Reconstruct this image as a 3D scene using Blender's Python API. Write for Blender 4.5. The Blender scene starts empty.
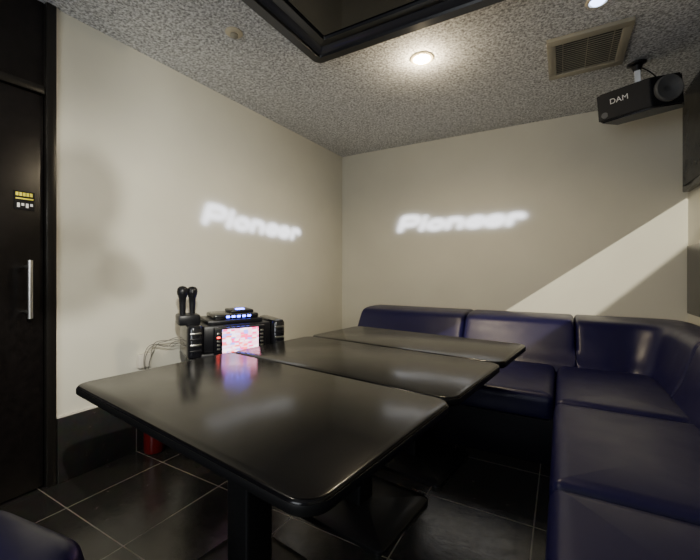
import bpy, bmesh, math
import numpy as np
from mathutils import Vector, Matrix, noise
S=bpy.context.scene
H=1.05; CZ=2.35
XL=-2.17; YB=3.58; XR=0.803; YF=-1.6

# ---------------- materials ----------------
def mat(name,color=(.5,.5,.5),rough=.5,metal=0,spec=.5,emit=None,es=0,coat=0,noise_amt=0,nscale=20,bump=0,bscale=100,bdist=.002,rvar=0):
    m=bpy.data.materials.new(name); m.use_nodes=True
    nt=m.node_tree; b=nt.nodes['Principled BSDF']
    b.inputs['Base Color'].default_value=(*color,1)
    b.inputs['Roughness'].default_value=rough
    b.inputs['Metallic'].default_value=metal
    b.inputs['Specular IOR Level'].default_value=spec
    b.inputs['Coat Weight'].default_value=coat
    if emit: 
        b.inputs['Emission Color'].default_value=(*emit,1); b.inputs['Emission Strength'].default_value=es
    tc=nt.nodes.new('ShaderNodeTexCoord')
    if noise_amt or rvar:
        n=nt.nodes.new('ShaderNodeTexNoise'); n.inputs['Scale'].default_value=nscale; n.inputs['Detail'].default_value=5
        nt.links.new(tc.outputs['Object'],n.inputs['Vector'])
        if noise_amt:
            mr=nt.nodes.new('ShaderNodeMapRange'); mr.inputs[1].default_value=.3; mr.inputs[2].default_value=.7
            mr.inputs[3].default_value=1-noise_amt; mr.inputs[4].default_value=1+noise_amt
            nt.links.new(n.outputs['Fac'],mr.inputs[0])
            vm=nt.nodes.new('ShaderNodeVectorMath'); vm.operation='SCALE'; vm.inputs[0].default_value=color
            nt.links.new(mr.outputs[0],vm.inputs['Scale']); nt.links.new(vm.outputs[0],b.inputs['Base Color'])
        if rvar:
            mr=nt.nodes.new('ShaderNodeMapRange'); mr.inputs[1].default_value=.3; mr.inputs[2].default_value=.7
            mr.inputs[3].default_value=rough-rvar; mr.inputs[4].default_value=rough+rvar
            nt.links.new(n.outputs['Fac'],mr.inputs[0]); nt.links.new(mr.outputs[0],b.inputs['Roughness'])
    if bump:
        n=nt.nodes.new('ShaderNodeTexNoise'); n.inputs['Scale'].default_value=bscale; n.inputs['Detail'].default_value=4
        nt.links.new(tc.outputs['Object'],n.inputs['Vector'])
        bp=nt.nodes.new('ShaderNodeBump'); bp.inputs['Strength'].default_value=bump; bp.inputs['Distance'].default_value=bdist
        nt.links.new(n.outputs['Fac'],bp.inputs['Height']); nt.links.new(bp.outputs[0],b.inputs['Normal'])
    return m
M_wall=mat('wall_paint',(.60,.585,.50),.55,noise_amt=.03,nscale=3,bump=.2,bscale=160)
M_dark=mat('black_panel',(.006,.006,.007),.25,spec=.3,rvar=.06,nscale=6)
M_door=mat('black_door_laminate',(.006,.005,.005),.3,spec=.25,noise_amt=.3,nscale=30)
M_jamb=mat('jamb_black',(.010,.009,.008),.3,spec=.3)
M_tabletop=mat('tabletop_dark_laminate',(.004,.0037,.0045),.18,spec=.25,bump=.10,bscale=260,bdist=.001,rvar=.03,nscale=8)
M_edge=mat('table_edge_rubber',(.006,.006,.006),.45,spec=.25)
M_steel=mat('black_steel',(.012,.012,.013),.35,metal=.2,spec=.4,rvar=.05)
M_vinyl=mat('navy_vinyl',(.0075,.0062,.043),.36,spec=.30,bump=.25,bscale=300,bdist=.0006,rvar=.05,nscale=7)
M_base=mat('sofa_base_black',(.006,.006,.010),.5,spec=.2)
M_plastic=mat('black_plastic',(.008,.008,.010),.35,spec=.3,bump=.1,bscale=400)
M_gloss=mat('gloss_black_plastic',(.008,.008,.010),.12)
M_silver=mat('brushed_metal',(.55,.54,.5),.3,metal=1)
M_grey=mat('grey_plastic',(.10,.10,.10),.5)
M_vent=mat('vent_paint',(.34,.31,.23),.5)
M_ventdark=mat('vent_dark',(.05,.045,.04),.7)
M_white=mat('white_plastic',(.6,.52,.36),.4)
M_red=mat('extinguisher_red',(.14,.005,.005),.3,coat=.3)
M_lamp=mat('lamp_glow',(1,1,1),.5,emit=(1,.90,.70),es=180)
M_bluelamp=mat('blue_lamp_glow',(.6,.7,1),.5,emit=(.45,.6,1),es=8)
M_led=mat('blue_led',(.1,.1,1),.4,emit=(.08,.10,1),es=22)
M_redled=mat('red_led',(1,.1,.1),.4,emit=(1,.05,.03),es=5)
M_label=mat('label_white',(.8,.8,.8),.5)
M_yellow=mat('label_yellow',(.75,.65,.05),.5,emit=(.9,.8,.1),es=.15)
M_cable=mat('grey_cable',(.16,.15,.13),.5)
M_trim=mat('trim_cream',(.62,.58,.5),.4)
M_glassdark=mat('smoked_glass_panel',(.05,.047,.042),.15,spec=.5)

# ceiling material : sprayed acoustic texture
def ceil_mat():
    m=bpy.data.materials.new('ceiling_acoustic_spray'); m.use_nodes=True; nt=m.node_tree; b=nt.nodes['Principled BSDF']
    tc=nt.nodes.new('ShaderNodeTexCoord'); n=nt.nodes.new('ShaderNodeTexNoise'); n.inputs['Scale'].default_value=72; n.inputs['Detail'].default_value=5; n.inputs['Roughness'].default_value=.7
    nt.links.new(tc.outputs['Object'],n.inputs['Vector'])
    r=nt.nodes.new('ShaderNodeValToRGB'); r.color_ramp.elements[0].position=.38; r.color_ramp.elements[0].color=(.25,.25,.245,1)
    r.color_ramp.elements[1].position=.60; r.color_ramp.elements[1].color=(.90,.90,.89,1)
    nt.links.new(n.outputs['Fac'],r.inputs[0]); nt.links.new(r.outputs[0],b.inputs['Base Color']); b.inputs['Roughness'].default_value=.85
    bp=nt.nodes.new('ShaderNodeBump'); bp.inputs['Strength'].default_value=.8; bp.inputs['Distance'].default_value=.008
    nt.links.new(n.outputs['Fac'],bp.inputs['Height']); nt.links.new(bp.outputs[0],b.inputs['Normal'])
    return m
M_ceil=ceil_mat()
def floor_mat(name,tile,ox,oy,grout,c1,c2,rough):
    m=bpy.data.materials.new(name); m.use_nodes=True; nt=m.node_tree; b=nt.nodes['Principled BSDF']
    tc=nt.nodes.new('ShaderNodeTexCoord'); mp=nt.nodes.new('ShaderNodeMapping'); mp.inputs['Location'].default_value=(ox,oy,0)
    nt.links.new(tc.outputs['Object'],mp.inputs['Vector'])
    br=nt.nodes.new('ShaderNodeTexBrick'); br.offset=0; br.squash=1
    br.inputs['Scale'].default_value=1; br.inputs['Brick Width'].default_value=tile; br.inputs['Row Height'].default_value=tile
    br.inputs['Mortar Size'].default_value=.0026; br.inputs['Mortar Smooth'].default_value=.1
    br.inputs['Color1'].default_value=(*c1,1); br.inputs['Color2'].default_value=(*c2,1); br.inputs['Mortar'].default_value=(*grout,1)
    nt.links.new(mp.outputs[0],br.inputs['Vector'])
    n=nt.nodes.new('ShaderNodeTexNoise'); n.inputs['Scale'].default_value=22; n.inputs['Detail'].default_value=8; n.inputs['Roughness'].default_value=.7
    nt.links.new(tc.outputs['Object'],n.inputs['Vector'])
    mx=nt.nodes.new('ShaderNodeMix'); mx.data_type='RGBA'; mx.blend_type='OVERLAY'; mx.inputs[0].default_value=.6
    nt.links.new(br.outputs['Color'],mx.inputs[6]); nt.links.new(n.outputs['Color'],mx.inputs[7]); nt.links.new(mx.outputs[2],b.inputs['Base Color'])
    mr=nt.nodes.new('ShaderNodeMapRange'); mr.inputs[1].default_value=.3; mr.inputs[2].default_value=.7; mr.inputs[3].default_value=rough-.08; mr.inputs[4].default_value=rough+.12
    nt.links.new(n.outputs['Fac'],mr.inputs[0]); nt.links.new(mr.outputs[0],b.inputs['Roughness'])
    b.inputs['Specular IOR Level'].default_value=.55
    bp=nt.nodes.new('ShaderNodeBump'); bp.inputs['Strength'].default_value=.3; bp.inputs['Distance'].default_value=.003
    nt.links.new(n.outputs['Fac'],bp.inputs['Height']); nt.links.new(bp.outputs[0],b.inputs['Normal'])
    return m
M_floor=floor_mat('floor_black_slate_tile',.45,.10,.12,(.20,.18,.15),(.020,.019,.018),(.028,.026,.024),.17)

# ---------------- helpers ----------------
def finish(bm,name,m,parent=None,smooth=True,loc=None,rot=None):
    me=bpy.data.meshes.new(name); bmesh.ops.recalc_face_normals(bm,faces=bm.faces); bm.to_mesh(me); bm.free()
    o=bpy.data.objects.new(name,me); S.collection.objects.link(o)
    if isinstance(m,(list,tuple)):
        for k in m: me.materials.append(k)
    else: me.materials.append(m)
    if smooth:
        for p in me.polygons: p.use_smooth=True
        try: me.set_sharp_from_angle(angle=math.radians(40))
        except Exception: pass
    if parent: o.parent=parent
    if loc: o.location=loc
    if rot: o.rotation_euler=rot
    return o
def box(name,lo,hi,m,parent=None,bev=0,seg=2,loc=None,rot=None):
    bm=bmesh.new(); bmesh.ops.create_cube(bm,size=1)
    for v in bm.verts:
        v.co=Vector([(lo[i]+hi[i])/2+v.co[i]*(hi[i]-lo[i]) for i in range(3)])
    if bev: bmesh.ops.bevel(bm,geom=bm.edges[:],offset=bev,segments=seg,profile=.5,affect='EDGES')
    return finish(bm,name,m,parent,bev>0,loc,rot)
def empty(name,loc=(0,0,0),rz=0,rot=None):
    e=bpy.data.objects.new(name,None); S.collection.objects.link(e); e.location=loc; e.rotation_euler=rot or (0,0,rz); e.empty_display_size=.1
    return e
def rrect(w,d,r,seg=8):
    pts=[]
    for cx,cy,a0 in ((w/2-r,d/2-r,0),(-w/2+r,d/2-r,90),(-w/2+r,-d/2+r,180),(w/2-r,-d/2+r,270)):
        for i in range(seg+1):
            a=math.radians(a0+90*i/seg); pts.append((cx+r*math.cos(a),cy+r*math.sin(a)))
    return pts
def loft(name,rings,m,parent=None,cap=True,loc=None,rot=None,closed=False):
    bm=bmesh.new(); R=[[bm.verts.new(p) for p in r] for r in rings]; n=len(R[0])
    L=len(R)
    for i in range(L if closed else L-1):
        a=R[i]; b=R[(i+1)%L]
        for j in range(n): bm.faces.new((a[j],a[(j+1)%n],b[(j+1)%n],b[j]))
    if cap and not closed: bm.faces.new(R[0]); bm.faces.new(R[-1])
    return finish(bm,name,m,parent,True,loc,rot)
def slab(name,w,d,r,prof,m,parent=None,loc=None,rot=None,seg=8):
    """prof: list of (inset,z)"""
    rings=[]
    for ins,z in prof:
        rings.append([(x,y,z) for x,y in rrect(w-2*ins,d-2*ins,max(r-ins,.002),seg)])
    return loft(name,rings,m,parent,True,loc,rot)
def lathe(name,prof,m,parent=None,loc=None,rot=None,n=28):
    rings=[[(max(r,.0004)*math.cos(2*math.pi*i/n),max(r,.0004)*math.sin(2*math.pi*i/n),z) for i in range(n)] for r,z in prof]
    return loft(name,rings,m,parent,True,loc,rot)
def tube(name,pts,rad,m,parent=None):
    cu=bpy.data.curves.new(name,'CURVE'); cu.dimensions='3D'; cu.bevel_depth=rad; cu.bevel_resolution=3
    sp=cu.splines.new('NURBS'); sp.points.add(len(pts)-1); sp.order_u=4; sp.use_endpoint_u=True
    for p,c in zip(sp.points,pts): p.co=(*c,1)
    cu.materials.append(m); o=bpy.data.objects.new(name,cu); S.collection.objects.link(o)
    if parent:o.parent=parent
    return o
def text(name,body,size,m,parent=None,loc=None,rot=None,ext=.0005,shear=0):
    cu=bpy.data.curves.new(name,'FONT'); cu.body=body; cu.size=size; cu.extrude=ext; cu.align_x='CENTER'; cu.align_y='CENTER'; cu.shear=shear
    cu.materials.append(m); o=bpy.data.objects.new(name,cu); S.collection.objects.link(o)
    if parent:o.parent=parent
    if loc:o.location=loc
    if rot:o.rotation_euler=rot
    return o

# ---------------- room shell ----------------
box('floor',(XL-.1,YF,-.1),(XR+.1,YB+.1,0),M_floor)
box('ceiling',(XL-.1,YF,CZ),(XR+.1,YB+.1,CZ+.1),M_ceil)
box('wall_back',(XL-.1,YB,0),(XR+.1,YB+.1,CZ),M_wall)
box('wall_left',(XL-.1,.842,0),(XL,YB,CZ),M_wall)
box('wall_right',(XR,YF,0),(XR+.1,YB,CZ),M_wall)
box('wall_entrance',(XL-.1,YF,0),(XL-.03,.842,CZ),M_dark)
box('baseboard_left',(XL,.845,0),(XL+.022,YB,.32),M_floor,bev=.003)
box('baseboard_back',(XL+.022,YB-.02,0),(XR,YB,.32),M_floor,bev=.003)
box('trim_1',(XL,.845,.32),(XL+.012,YB,.328),M_trim)
box('trim_2',(XL,.842,.328),(XL+.010,.852,CZ),M_trim)
# entrance door
d=empty('door_1',(0,0,0))
box('jamb_right',(XL-.03,.800,0),(XL+.02,.842,CZ),M_jamb,d,bev=.004)
box('head_rail',(XL-.03,-.12,1.90),(XL+.012,.80,1.94),M_jamb,d,bev=.004)
box('transom_panel',(XL-.03,-.12,1.94),(XL-.008,.80,CZ),M_door,d)
box('leaf',(XL-.03,-.06,.012),(XL+.0,.795,1.895),M_door,d,bev=.003)
box('jamb_left',(XL-.03,-.12,0),(XL+.02,-.065,CZ),M_jamb,d,bev=.004)
tube('handle_bar',[(XL+.045,.729,.83),(XL+.045,.729,.95),(XL+.045,.729,1.0),(XL+.045,.729,1.10)],.010,M_silver,d)
for k,z in enumerate((.86,1.07)): lathe('handle_post_%d'%k,[(.008,0),(.008,.05)],M_silver,d,(XL-.002,.729,z),(0,math.pi/2,0))
box('sign_plate',(XL,.685,1.335),(XL+.003,.760,1.42),M_gloss,d)
for k in range(5):
    box('sign_bar_%d'%k,(XL+.003,.690+k*.013,1.398),(XL+.004,.700+k*.013,1.414),M_yellow,d)
box('sign_text_a',(XL+.003,.69,1.383),(XL+.004,.755,1.389),M_yellow,d)
for k in range(4): box('sign_pic_%d'%k,(XL+.003,.695+k*.016,1.345+.008*(k%2)),(XL+.004,.705+k*.016,1.365),M_label,d)

# ---------------- tables ----------------
def table(cx,cy,w,dp,rz,top=.66):
    e=empty('pedestal_table',(cx,cy,0),rz)
    slab('top',w,dp,.055,[(.004,top-.030),(0,top-.027),(0,top-.006),(.004,top-.001),(.008,top)],[M_tabletop],e,seg=10)
    slab('edge_band',w+.004,dp+.004,.057,[(0.001,top-.026),(0,top-.024),(0,top-.010),(.001,top-.007)],[M_edge],e,seg=10)
    slab('under_plate',.40,.32,.02,[(0,top-.046),(0,top-.030)],M_steel,e)
    slab('column',.105,.105,.012,[(0,.03),(0,top-.045)],M_steel,e,seg=4)
    slab('base_plate',.52,.42,.03,[(0,0),(0,.014),(.006,.02),(.05,.028),(.19,.034)],M_steel,e)
    return e
A=math.radians(-6.7); cw=Vector((math.cos(A),math.sin(A))); rw=Vector((-math.sin(A),math.cos(A)))
c0=Vector((-.356,.486)); W=1.115
for dp,off in ((.632,0),(.55,.636),(.50,1.190)):
    c=c0+rw*(off+dp/2)-cw*W/2
    table(c.x,c.y,W,dp,A)

# ---------------- sofa ----------------
sofa=empty('corner_sofa')
def smoothpoly(ctrl,n=6):
    out=[];N=len(ctrl)
    for i in range(N):
        p0,p1,p2,p3=[Vector(ctrl[(i+k-1)%N]) for k in range(4)]
        for j in range(n):
            t=j/n
            out.append(.5*((2*p1)+(-p0+p2)*t+(2*p0-5*p1+4*p2-p3)*t*t+(-p0+3*p1-3*p2+p3)*t**3))
    return [(v[0],v[1]) for v in out]
BP=smoothpoly([(0,.32),(0,.50),(.0,.655),(.06,.695),(.30,.705),(.55,.700),(.66,.675),(.74,.60),(.86,.48),(.97,.40),(.98,.34),(.90,.30),(.4,.30),(.06,.30)])
def sweep_cushion(name,path,prof,mat_,parent,rnd=.028):
    c=(sum(p[0] for p in prof)/len(prof),sum(p[1] for p in prof)/len(prof))
    L=[0]
    for i in range(1,len(path)):
        a=(Vector(path[i][0])+Vector(path[i][1]));b=(Vector(path[i-1][0])+Vector(path[i-1][1])); L.append(L[-1]+max((a-b).length,1e-4))
    tot=L[-1]
    def at(s):
        for i in range(1,len(path)):
            if s<=L[i]+1e-9:
                t=(s-L[i-1])/(L[i]-L[i-1]); return Vector(path[i-1][0]).lerp(Vector(path[i][0]),t),Vector(path[i-1][1]).lerp(Vector(path[i][1]),t)
        return Vector(path[-1][0]),Vector(path[-1][1])
    ss=[]
    for k in range(6): ss.append((rnd*(1-math.cos(math.pi/2*k/5)), 1-math.sin(math.pi/2*k/5)))
    mid=[(rnd+(tot-2*rnd)*k/24,0) for k in range(1,24)]
    seq=ss+mid+[(tot-a,b) for a,b in reversed(ss)]
    rings=[]
    for s,sh in seq:
        O,D=at(s); dl=max(D.length,.05)
        pr=[]
        for t,z in prof:
            tt=t+(c[0]-t)/max(abs(c[0]-t),1e-6)*min(abs(c[0]-t),sh*rnd/dl)
            zz=z+(c[1]-z)/max(abs(c[1]-z),1e-6)*min(abs(c[1]-z),sh*rnd)
            pr.append((tt,zz))
        rings.append([(O.x+D.x*t,O.y+D.y*t,z) for t,z in pr])
    return loft(name,rings,mat_,parent)
def smoothpath(path,n=6):
    out=[]
    P=[Vector((*o,*d_)) for o,d_ in path]
    for i in range(len(P)-1):
        p0=P[max(i-1,0)];p1=P[i];p2=P[i+1];p3=P[min(i+2,len(P)-1)]
        for j in range(n):
            t=j/n; v=.5*((2*p1)+(-p0+p2)*t+(2*p0-5*p1+4*p2-p3)*t*t+(-p0+3*p1-3*p2+p3)*t**3)
            out.append(((v[0],v[1]),(v[2],v[3])))
    out.append(path[-1]); return out
WB=YB-.03
for k,(a,b) in enumerate(((-1.66,-.695),(-.690,.080))):
    sweep_cushion('back_cushion_%d'%k,[((a,WB),(0,-.70)),((b,WB),(0,-.70))],BP,M_vinyl,sofa)
XW=XR-.012
corner=[((.085,WB),(0,-.70)),((.25,WB),(.02,-.69)),((.48,WB),(-.10,-.66)),((.70,WB-.02),(-.25,-.70)),((.775,3.40),(-.31,-.64)),((XW-.004,3.05),(-.315,-.36)),((XW,2.62),(-.318,-.05)),((XW,2.45),(-.32,0))]
sweep_cushion('back_cushion_corner',smoothpath(corner),BP,M_vinyl,sofa)
for k,(a,b) in enumerate(((2.445,1.30),(1.295,.30),(.295,-.6))):
    sweep_cushion('side_back_cushion_%d'%k,[((XW,a),(-.32,0)),((XW,b),(-.32,0))],BP,M_vinyl,sofa)
def seat(name,x0,x1,y0,y1,z0=.26,z1=.405):
    w=x1-x0;d_=y1-y0; m_=min(w,d_)/2
    prof=[(.02,z0),(.004,z0+.012),(0,z0+.03),(0,z1-.05),(.004,z1-.028),(.014,z1-.011),(.03,z1-.002),(.06,z1+.002),(m_-.03,z1+.003)]
    return slab(name,w,d_,.035,prof,M_vinyl,sofa,loc=((x0+x1)/2,(y0+y1)/2,0))
YS=2.18; XS=-.035
seat('seat_0',-1.66,-.84,YS,2.93); seat('seat_1',-.836,XS,YS,2.93)
seat('seat_corner',XS+.004,.52,2.10,2.93)
seat('seat_2',XS,.52,1.285,2.096); seat('seat_3',XS,.52,.40,1.281); seat('seat_4',XS,.52,-.6,.396)
box('plinth_back',(-1.64,YS+.07,0),(.78,WB,.262),M_base,sofa,bev=.004)
box('plinth_side',(XS+.07,-.58,0),(.79,YS+.07,.262),M_base,sofa,bev=.004)

# ottoman lower left
o=empty('ottoman',(-1.14,.165,0),math.radians(8))
slab('cushion',.56,.54,.16,[(.02,.27),(.004,.28),(0,.30),(0,.36),(.006,.385),(.02,.40),(.05,.412),(.12,.42),(.24,.424)],M_vinyl,o,seg=10)
slab('base',.46,.44,.12,[(0,.0),(0,.272)],M_base,o)

# ---------------- karaoke machine ----------------
k=empty('karaoke_machine',(-1.80,1.63,0),math.radians(-27))   # local +x is front
def kb(n,lo,hi,m,bev=.006): return box(n,lo,hi,m,k,bev=bev)
kb('caster_rack',(-.2,-.24,.05),(.16,.24,.50),M_plastic)
kb('rack_door',(.16,-.22,.08),(.168,.22,.48),M_gloss,.002)
for a in (-.2,.2):
    for b in (-.15,.12): lathe('caster',[(.001,-.012),(.024,-.012),(.024,.012),(.001,.012)],M_plastic,k,(b,a,.025),(math.pi/2,0,0))
kb('amplifier',(-.2,-.23,.50),(.17,.23,.58),M_plastic)
kb('main_unit',(-.2,-.20,.58),(.15,.20,.735),M_plastic,.015)
for sgn,nm in ((-1,'left'),(1,'right')):
    slab('pod_'+nm,.30,.085,.035,[(.01,.56),(0,.57),(0,.725),(.008,.742),(.03,.748)],M_gloss,k,loc=(.03,sgn*.245,0))
    for j in range(4): kb('pod_rib_%s_%d'%(nm,j),(.176,sgn*.245-.03,.60+j*.032),(.186,sgn*.245+.03,.612+j*.032),M_silver if j%2 else M_plastic,.003)
kb('screen_bezel',(.15,-.15,.565),(.19,.15,.725),M_gloss,.008)
ms=bpy.data.materials.new('touch_screen_image'); ms.use_nodes=True; nt=ms.node_tree; b=nt.nodes['Principled BSDF']
tc=nt.nodes.new('ShaderNodeTexCoord'); mpg=nt.nodes.new('ShaderNodeMapping'); mpg.inputs['Scale'].default_value=(1,1,2.2); nt.links.new(tc.outputs['Object'],mpg.inputs[0])
vo=nt.nodes.new('ShaderNodeTexVoronoi'); vo.distance='CHEBYCHEV'; vo.inputs['Scale'].default_value=40; vo.inputs['Randomness'].default_value=.5
nt.links.new(mpg.outputs[0],vo.inputs['Vector']); cr=nt.nodes.new('ShaderNodeValToRGB'); cr.color_ramp.interpolation='CONSTANT'
E=cr.color_ramp.elements; E[0].position=0;E[0].color=(1,.5,.65,1);E[1].position=.3;E[1].color=(1,.06,.25,1)
for p,c in ((.45,(.9,.7,1,1)),(.58,(.30,.30,1,1)),(.70,(1,.85,.9,1)),(.84,(1,.15,.15,1))): q=E.new(p); q.color=c
sep=nt.nodes.new('ShaderNodeSeparateColor'); nt.links.new(vo.outputs['Color'],sep.inputs[0]); nt.links.new(sep.outputs[0],cr.inputs[0])
nt.links.new(cr.outputs[0],b.inputs['Emission Color']); b.inputs['Emission Strength'].default_value=4.0; b.inputs['Base Color'].default_value=(.02,.02,.02,1)
box('touch_screen',(.190,-.105,.580),(.1925,.105,.715),ms,k)
for j in range(5):
    kb('btn_l_%d'%j,(.19,-.135,.60+j*.022),(.195,-.118,.61+j*.022),M_redled if j==3 else M_silver,.001)
    kb('btn_r_%d'%j,(.19,.118,.60+j*.022),(.195,.135,.61+j*.022),M_silver,.001)
kb('remote_tray',(-.16,-.17,.735),(.12,.16,.76),M_plastic,.008)
kb('mixer_console',(-.12,-.13,.76),(.10,.14,.79),M_gloss,.01)
kb('console_lid',(-.10,-.02,.79),(.06,.12,.808),M_plastic,.006)
for j in range(5): kb('led_%d'%j,(.100,-.06+j*.032,.769),(.103,-.040+j*.032,.781),M_led,.001)
kb('led_top',(.0,.02,.808),(.03,.07,.814),M_led,.001)
kb('mic_dock',(-.04,-.32,.74),(.10,-.205,.80),M_plastic,.01)
for j,yy in enumerate((-.292,-.238)):
    lathe('microphone_%d'%j,[(.001,.78),(.014,.78),(.018,.86),(.020,.895),(.024,.900),(.024,.906),(.028,.915),(.030,.93),(.028,.948-.004*j),(.018,.960-.004*j),(.001,.964-.004*j)],M_plastic,k,(.04-.01*j,yy,0))
# cables to wall
cb=empty('cable_bundle')
for j in range(4):
    r=j*.026; s=(-1)**j*.03
    tube('cable_%d'%j,[(-2.0,1.50,.60),(-2.06,1.44+s,.66-r*.5),(-2.10,1.38+r,.58+s),(-2.09,1.33-r,.63+r*.4),(-2.12,1.28+s,.57-r),(-2.14,1.28,.45),(-2.145,1.3+r,.34)],.0022,M_cable,cb)
box('junction_box',(XL,1.24,.48),(XL+.04,1.31,.56),M_trim,cb,bev=.006)

# fire extinguisher
fe=empty('fire_extinguisher',(-2.06,1.285,0))
lathe('cylinder',[(.03,0),(.052,.004),(.056,.02),(.056,.30),(.048,.335),(.025,.355),(.016,.36),(.016,.375)],M_red,fe)
lathe('valve',[(.014,.37),(.018,.375),(.018,.395),(.010,.40)],M_silver,fe)
box('lever',(-.012,-.05,.40),(.012,.03,.412),M_plastic,fe,bev=.003)
tube('hose',[(0,.02,.39),(.03,.07,.38),(.055,.06,.28),(.062,.02,.16)],.009,M_plastic,fe)
tube('discharge_horn',[(.062,.02,.16),(.063,.015,.10)],.014,M_plastic,fe)

# ---------------- ceiling items ----------------
def downlight(x,y,glow,power,col,r=.045,blend=.6,size=math.radians(160),halo=0):
    e=empty('ceiling_downlight',(x,y,CZ))
    lathe('trim_ring',[(r,0.0),(r*1.45,0),(r*1.5,-.004),(r*1.35,-.010),(r*1.1,-.010),(r,-.004)],M_white,e)
    lathe('lens',[(.001,-.024),(r*.4,-.021),(r*.75,-.014),(r*.98,-.004),(r*.98,-.001),(.001,-.001)],glow,e)
    if power:
        l=bpy.data.lights.new('lamp','SPOT'); l.energy=power; l.color=col; l.spot_size=size; l.spot_blend=blend; l.shadow_soft_size=.04
        lo=bpy.data.objects.new('lamp',l); S.collection.objects.link(lo); lo.parent=e; lo.location=(0,0,-.03)
    if halo:
        l=bpy.data.lights.new('bulb','POINT'); l.energy=halo; l.color=col; l.shadow_soft_size=.012
        lo=bpy.data.objects.new('bulb',l); S.collection.objects.link(lo); lo.parent=e; lo.location=(0,0,-.065)
    return e
downlight(-.74,2.16,M_lamp,70,(1,.81,.52),r=.048,halo=9)
downlight(-1.45,.25,M_lamp,26,(1,.90,.72))  # unseen downlight added to brighten the room from outside the view
downlight(.15,2.12,M_bluelamp,0,(1,1,1),r=.035)
sp=empty('sprinkler_head',(-1.544,1.413,CZ))
lathe('escutcheon',[(.001,0),(.045,0),(.047,-.006),(.040,-.012),(.026,-.014),(.001,-.014)],M_white,sp)
lathe('nozzle',[(.001,-.014),(.020,-.014),(.022,-.022),(.012,-.032),(.001,-.034)],M_vent,sp)
# vent
v=empty('ceiling_vent',(.125,2.575,CZ))
w2,d2=.20,.235
for nme,lo,hi in (('frame_a',(-w2,-d2,-.022),(w2,-d2+.055,0)),('frame_b',(-w2,d2-.055,-.022),(w2,d2,0)),('frame_c',(-w2,-d2+.055,-.022),(-w2+.045,d2-.055,0)),('frame_d',(w2-.045,-d2+.055,-.022),(w2,d2-.055,0))):
    box(nme,lo,hi,M_vent,v,bev=.004)
box('cavity',(-w2+.045,-d2+.055,-.004),(w2-.045,d2-.055,-.001),M_ventdark,v)
for j in range(16):
    y=-d2+.065+j*(2*d2-.13)/15
    box('slat_%d'%j,(-w2+.045,-.006,-.0015),(w2-.045,.006,.0015),M_vent,v,loc=(0,y,-.012),rot=(math.radians(35),0,0))
for j in range(3): box('rib_%d'%j,(-.12+j*.12-.002,-d2+.055,-.021),(-.12+j*.12+.002,d2-.055,-.018),M_vent,v)
# dark ceiling cassette
cs=empty('ceiling_mirror_frame',(-.66,1.20,CZ))
def frame(name,w,d_,r,prof,m):
    rings=[]
    for ins,z in prof: rings.append([(x,y,z) for x,y in rrect(w-2*ins,d_-2*ins,max(r-ins*.6,.01),8)])
    return loft(name,rings,m,cs,cap=False)
M_cass=mat('cassette_black',(.010,.010,.012),.3,spec=.3)
M_cg=mat('cassette_glass',(.006,.007,.010),.06,spec=.6)
M_cl=mat('cassette_bevel',(.04,.04,.045),.25)
frame('outer_frame',1.24,1.24,.05,[(0,0),(0,-.05),(.008,-.06),(.06,-.062),(.065,-.05)],M_cass)
frame('bevel',1.24,1.24,.05,[(.065,-.05),(.085,-.046),(.10,-.030)],M_cl)
frame('inner_lip',1.24,1.24,.05,[(.10,-.030),(.15,-.034),(.155,-.02)],M_cass)
slab('glass',.94,.94,.02,[(0,-.022),(0,-.012)],M_cg,cs)

# speaker (local -y is front)
spk=empty('hanging_speaker',(.42,2.88,2.105),rot=(math.radians(8),math.radians(-3),math.radians(-14)))
def prism(name,pts,z0,z1,m,parent,bev=.008):
    bm=bmesh.new(); a=[bm.verts.new((x,y,z0)) for x,y in pts]; b_=[bm.verts.new((x,y,z1)) for x,y in pts]; n=len(pts)
    bm.faces.new(a); bm.faces.new(b_)
    for i in range(n): bm.faces.new((a[i],a[(i+1)%n],b_[(i+1)%n],b_[i]))
    bmesh.ops.recalc_face_normals(bm,faces=bm.faces)
    if bev: bmesh.ops.bevel(bm,geom=bm.edges[:],offset=bev,segments=2,affect='EDGES')
    return finish(bm,name,m,parent)
prism('cabinet',[(-.20,-.08),(.06,-.12),(.20,-.02),(.20,.12),(-.14,.12)],-.085,.095,M_plastic,spk)
prism('front_grille',[(-.205,-.094),(.062,-.136),(.062,-.122),(-.205,-.080)],-.075,.085,mat('speaker_grille',(.015,.015,.017),.6,spec=.3,bump=.6,bscale=700),spk,.003)
lathe('side_horn',[(.001,.0),(.02,.0),(.055,.020),(.068,.024),(.074,.018),(.074,.0)],M_grey,spk,(.135,-.075,.01),(math.radians(90),0,math.radians(35)))
text('logo','DAM',.045,M_label,spk,(-.09,-.115,.025),(math.radians(90),0,math.radians(-8.9)),.001)
lathe('port_ring',[(.012,0),(.018,0),(.018,.004),(.012,.004)],M_grey,spk,(-.17,-.098,-.045),(math.radians(90),0,0))
prism('bracket_arm',[(-.015,-.015),(.015,-.015),(.015,.015),(-.015,.015)],.09,.19,M_silver,spk,.002)
prism('yoke',[(-.05,-.02),(.05,-.02),(.05,.02),(-.05,.02)],.09,.105,M_plastic,spk,.003)
lathe('ceiling_plate',[(.001,0),(.05,0),(.05,-.012),(.03,-.02),(.02,-.05),(.001,-.05)],M_plastic,spk,(0,0,.235))
tube('speaker_cable',[(.0,.03,.22),(.06,.05,.18),(.10,.08,.12),(.12,.10,.03)],.004,M_plastic,spk)

# right side : monitor and smoked glass dado
tv=empty('wall_mounted_monitor')
box('casing',(XR-.045,2.0,1.62),(XR,3.52,2.33),M_gloss,tv,bev=.008)
box('screen',(XR-.048,2.03,1.66),(XR-.044,3.49,2.30),M_dark,tv)
box('smoked_glass_dado',(XR-.007,.6,.74),(XR,YB-.005,1.235),M_glassdark,None,bev=.002)

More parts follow.
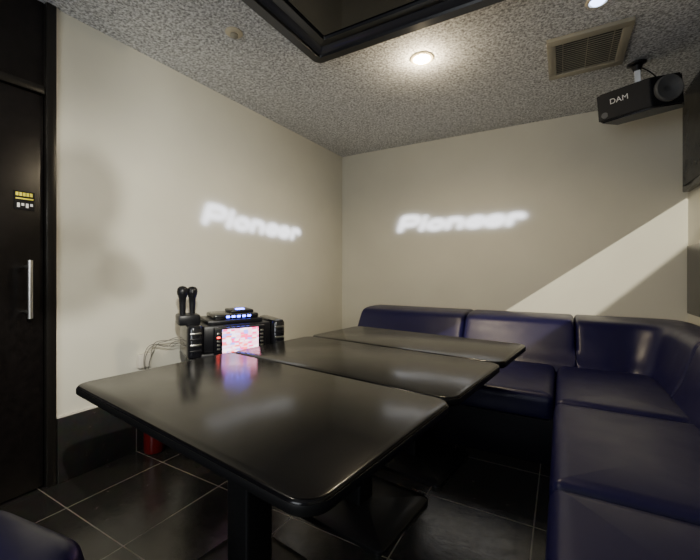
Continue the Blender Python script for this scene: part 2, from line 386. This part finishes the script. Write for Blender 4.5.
# ---------------- logo light on walls ----------------
def arc(cx,cy,rx,ry,a0,a1,n=14):
    return [(cx+rx*math.cos(math.radians(a0+(a1-a0)*i/n)),cy+ry*math.sin(math.radians(a0+(a1-a0)*i/n))) for i in range(n+1)]
strokes=[[(0,0),(0,1),(.75,1)]+arc(.75,.72,.35,.28,90,-90)+[(.05,.44)],
 [(1.55,0),(1.55,.6)],[(1.55,.92),(1.56,.94)],
 arc(2.45,.3,.45,.3,0,360,24),
 [(3.3,0),(3.3,.6),(3.8,.6)]+arc(3.8,.38,.3,.22,90,0,8)+[(4.1,0)],
 [(4.6,.3),(5.4,.3)]+arc(4.98,.3,.44,.3,0,315,22),
 [(5.75,.3),(6.55,.3)]+arc(6.13,.3,.44,.3,0,315,22),
 [(7.0,0),(7.0,.6)]+[(7.5,.6),(7.6,.5)]]
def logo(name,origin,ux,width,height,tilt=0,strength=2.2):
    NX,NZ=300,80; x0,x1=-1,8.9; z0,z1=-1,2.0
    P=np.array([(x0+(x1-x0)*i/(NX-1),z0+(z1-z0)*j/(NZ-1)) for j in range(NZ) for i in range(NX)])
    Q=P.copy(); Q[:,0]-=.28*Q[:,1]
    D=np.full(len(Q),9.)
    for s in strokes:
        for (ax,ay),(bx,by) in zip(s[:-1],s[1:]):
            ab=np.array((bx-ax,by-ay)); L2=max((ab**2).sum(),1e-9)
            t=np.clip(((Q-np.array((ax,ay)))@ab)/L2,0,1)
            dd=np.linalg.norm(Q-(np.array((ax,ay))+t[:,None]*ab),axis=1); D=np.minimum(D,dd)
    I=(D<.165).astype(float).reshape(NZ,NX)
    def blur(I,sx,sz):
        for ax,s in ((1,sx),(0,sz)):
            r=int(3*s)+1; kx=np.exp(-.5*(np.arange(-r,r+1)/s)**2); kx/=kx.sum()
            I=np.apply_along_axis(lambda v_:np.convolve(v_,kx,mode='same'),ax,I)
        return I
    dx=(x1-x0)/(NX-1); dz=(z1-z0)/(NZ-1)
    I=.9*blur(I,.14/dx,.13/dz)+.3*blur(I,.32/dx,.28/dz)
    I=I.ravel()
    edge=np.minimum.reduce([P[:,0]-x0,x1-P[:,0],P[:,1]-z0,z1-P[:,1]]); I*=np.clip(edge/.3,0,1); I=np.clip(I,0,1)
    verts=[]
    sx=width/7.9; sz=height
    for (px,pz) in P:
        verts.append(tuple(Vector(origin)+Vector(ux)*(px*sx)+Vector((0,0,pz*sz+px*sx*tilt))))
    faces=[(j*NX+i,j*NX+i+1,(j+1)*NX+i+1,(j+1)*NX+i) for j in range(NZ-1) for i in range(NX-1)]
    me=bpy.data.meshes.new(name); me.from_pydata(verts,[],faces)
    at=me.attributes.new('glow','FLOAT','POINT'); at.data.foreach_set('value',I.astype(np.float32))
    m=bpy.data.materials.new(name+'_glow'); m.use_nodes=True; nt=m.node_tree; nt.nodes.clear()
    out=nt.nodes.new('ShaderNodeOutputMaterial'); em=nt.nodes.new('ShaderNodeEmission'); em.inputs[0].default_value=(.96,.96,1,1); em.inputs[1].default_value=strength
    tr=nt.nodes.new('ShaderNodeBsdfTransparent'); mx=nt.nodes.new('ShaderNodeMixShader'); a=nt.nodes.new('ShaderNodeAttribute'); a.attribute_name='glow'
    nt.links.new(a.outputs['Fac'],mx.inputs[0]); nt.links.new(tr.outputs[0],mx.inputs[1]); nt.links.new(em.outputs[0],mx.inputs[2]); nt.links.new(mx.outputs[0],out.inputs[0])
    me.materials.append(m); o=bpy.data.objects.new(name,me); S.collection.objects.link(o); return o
logo('painted_logo_light',(XL+.004,1.72,1.395),(0,1,0),1.08,.115,-.035,2.5)  # emissive planes imitating lettering projected on the walls as light
logo('painted_logo_light.001',(-1.46,YB-.004,1.475),(1,0,0),1.18,.12,.0,2.5)

# ---------------- lights ----------------
def addlight(name,typ,loc,target,energy,col,size=.1,spot=None,blend=.5):
    l=bpy.data.lights.new(name,typ); l.energy=energy; l.color=col
    if typ=='AREA': l.size=size
    else: l.shadow_soft_size=size
    if spot: l.spot_size=math.radians(spot); l.spot_blend=blend
    o=bpy.data.objects.new(name,l); S.collection.objects.link(o); o.location=loc
    o.rotation_euler=(Vector(target)-Vector(loc)).to_track_quat('-Z','Y').to_euler(); return o
class Gobo:
    def __init__(s,lo):
        s.l=lo.data; s.l.use_nodes=True; s.nt=s.l.node_tree; bpy.context.view_layer.update(); s.Mi=lo.matrix_world.inverted()
        tc=s.nt.nodes.new('ShaderNodeTexCoord'); se=s.nt.nodes.new('ShaderNodeSeparateXYZ'); s.nt.links.new(tc.outputs['Normal'],se.inputs[0])
        az=s.m('ABSOLUTE',se.outputs[2]); s.X=s.m('DIVIDE',se.outputs[0],az); s.Y=s.m('DIVIDE',se.outputs[1],az)
    def proj(s,p):
        q=s.Mi@Vector(p); return (q.x/-q.z,q.y/-q.z)
    def m(s,op,i0,i1=None,i2=None):
        n=s.nt.nodes.new('ShaderNodeMath'); n.operation=op
        for k_,i in enumerate((i0,i1,i2)):
            if i is None: continue
            if isinstance(i,(int,float)): n.inputs[k_].default_value=i
            else: s.nt.links.new(i,n.inputs[k_])
        return n.outputs[0]
    def rng(s,v_,a,b,c=0,d_=1):
        n=s.nt.nodes.new('ShaderNodeMapRange'); n.interpolation_type='SMOOTHSTEP'; s.nt.links.new(v_,n.inputs[0]); n.inputs[1].default_value=a; n.inputs[2].default_value=b; n.inputs[3].default_value=c; n.inputs[4].default_value=d_; return n.outputs[0]
    def side(s,p,q,sgn,soft):
        dx,dy=q[0]-p[0],q[1]-p[1]; L=math.hypot(dx,dy); nx,ny=-dy/L*sgn,dx/L*sgn
        dd=s.m('ADD',s.m('MULTIPLY',s.m('SUBTRACT',s.X,p[0]),nx),s.m('MULTIPLY',s.m('SUBTRACT',s.Y,p[1]),ny))
        return s.rng(dd,-soft,soft)
    def blob(s,p,rx,ry,ang=0,i0=.6,i1=1.15):
        ca,sa=math.cos(ang),math.sin(ang)
        u=s.m('SUBTRACT',s.X,p[0]); w_=s.m('SUBTRACT',s.Y,p[1])
        a=s.m('DIVIDE',s.m('ADD',s.m('MULTIPLY',u,ca),s.m('MULTIPLY',w_,sa)),rx)
        b=s.m('DIVIDE',s.m('SUBTRACT',s.m('MULTIPLY',w_,ca),s.m('MULTIPLY',u,sa)),ry)
        r=s.m('SQRT',s.m('ADD',s.m('MULTIPLY',a,a),s.m('MULTIPLY',b,b)))
        return s.rng(r,i0,i1,1,0)
    def out(s,v_):
        em=[n for n in s.nt.nodes if n.type=='EMISSION'][0]; s.nt.links.new(v_,em.inputs['Strength'])
addlight('unseen_fill_light','AREA',(-.7,-1.3,1.3),(-.9,2.2,2.2),24,(.92,.96,1),1.0)  # fill light added behind the camera, not a fixture of the room
# added unseen spot on the left wall, mask blobs put in soft shade
ww=addlight('added_wash_light','SPOT',(-.25,.2,1.5),(XL,1.2,1.15),175,(1,.96,.84),.01,80,1.0)
g=Gobo(ww)
def inv(v_,k_=1.0): return g.m('SUBTRACT',1.0,g.m('MULTIPLY',v_,k_))
s1=g.blob(g.proj((XL,.92,1.42)),.12,.17,-.25)
s2=g.blob(g.proj((XL,.86,1.06)),.16,.13,.3)
s3=g.blob(g.proj((XL,1.16,1.02)),.06,.07,.5)
s4=g.blob(g.proj((XL,.80,2.15)),.22,.32,.3,.3,1.3)
v_=g.m('MULTIPLY',g.m('MULTIPLY',inv(s1,.75),inv(s2,.75)),g.m('MULTIPLY',inv(s3,.5),inv(s4,.8)))
g.out(v_)
# light shaft on back wall : added unseen spot, slit mask shapes the wedge
sl=addlight('added_wedge_light','SPOT',(.2,-.3,2.2),(.35,YB,1.05),600,(1,.92,.72),.002,60,.1)
g=Gobo(sl)
a=g.proj((-.40,YB,.72)); b_=g.proj((.80,YB,1.59)); c=g.proj((.27,YB,.72)); d_=g.proj((.80,YB,1.24))
g.out(g.m('MULTIPLY',g.side(a,b_,-1,.0015),g.side(c,d_,1,.006)))

w=bpy.data.worlds.new('World'); S.world=w; w.use_nodes=True
w.node_tree.nodes['Background'].inputs[0].default_value=(.8,.85,1,1); w.node_tree.nodes['Background'].inputs[1].default_value=.16

# ---------------- camera ----------------
cam=bpy.data.cameras.new('camera'); cam.sensor_width=36; cam.lens=367/700*36; cam.shift_y=-9/700; cam.clip_start=.02
co=bpy.data.objects.new('camera',cam); S.collection.objects.link(co); co.location=(0,0,H); co.rotation_euler=(math.pi/2,0,math.radians(30)); S.camera=co
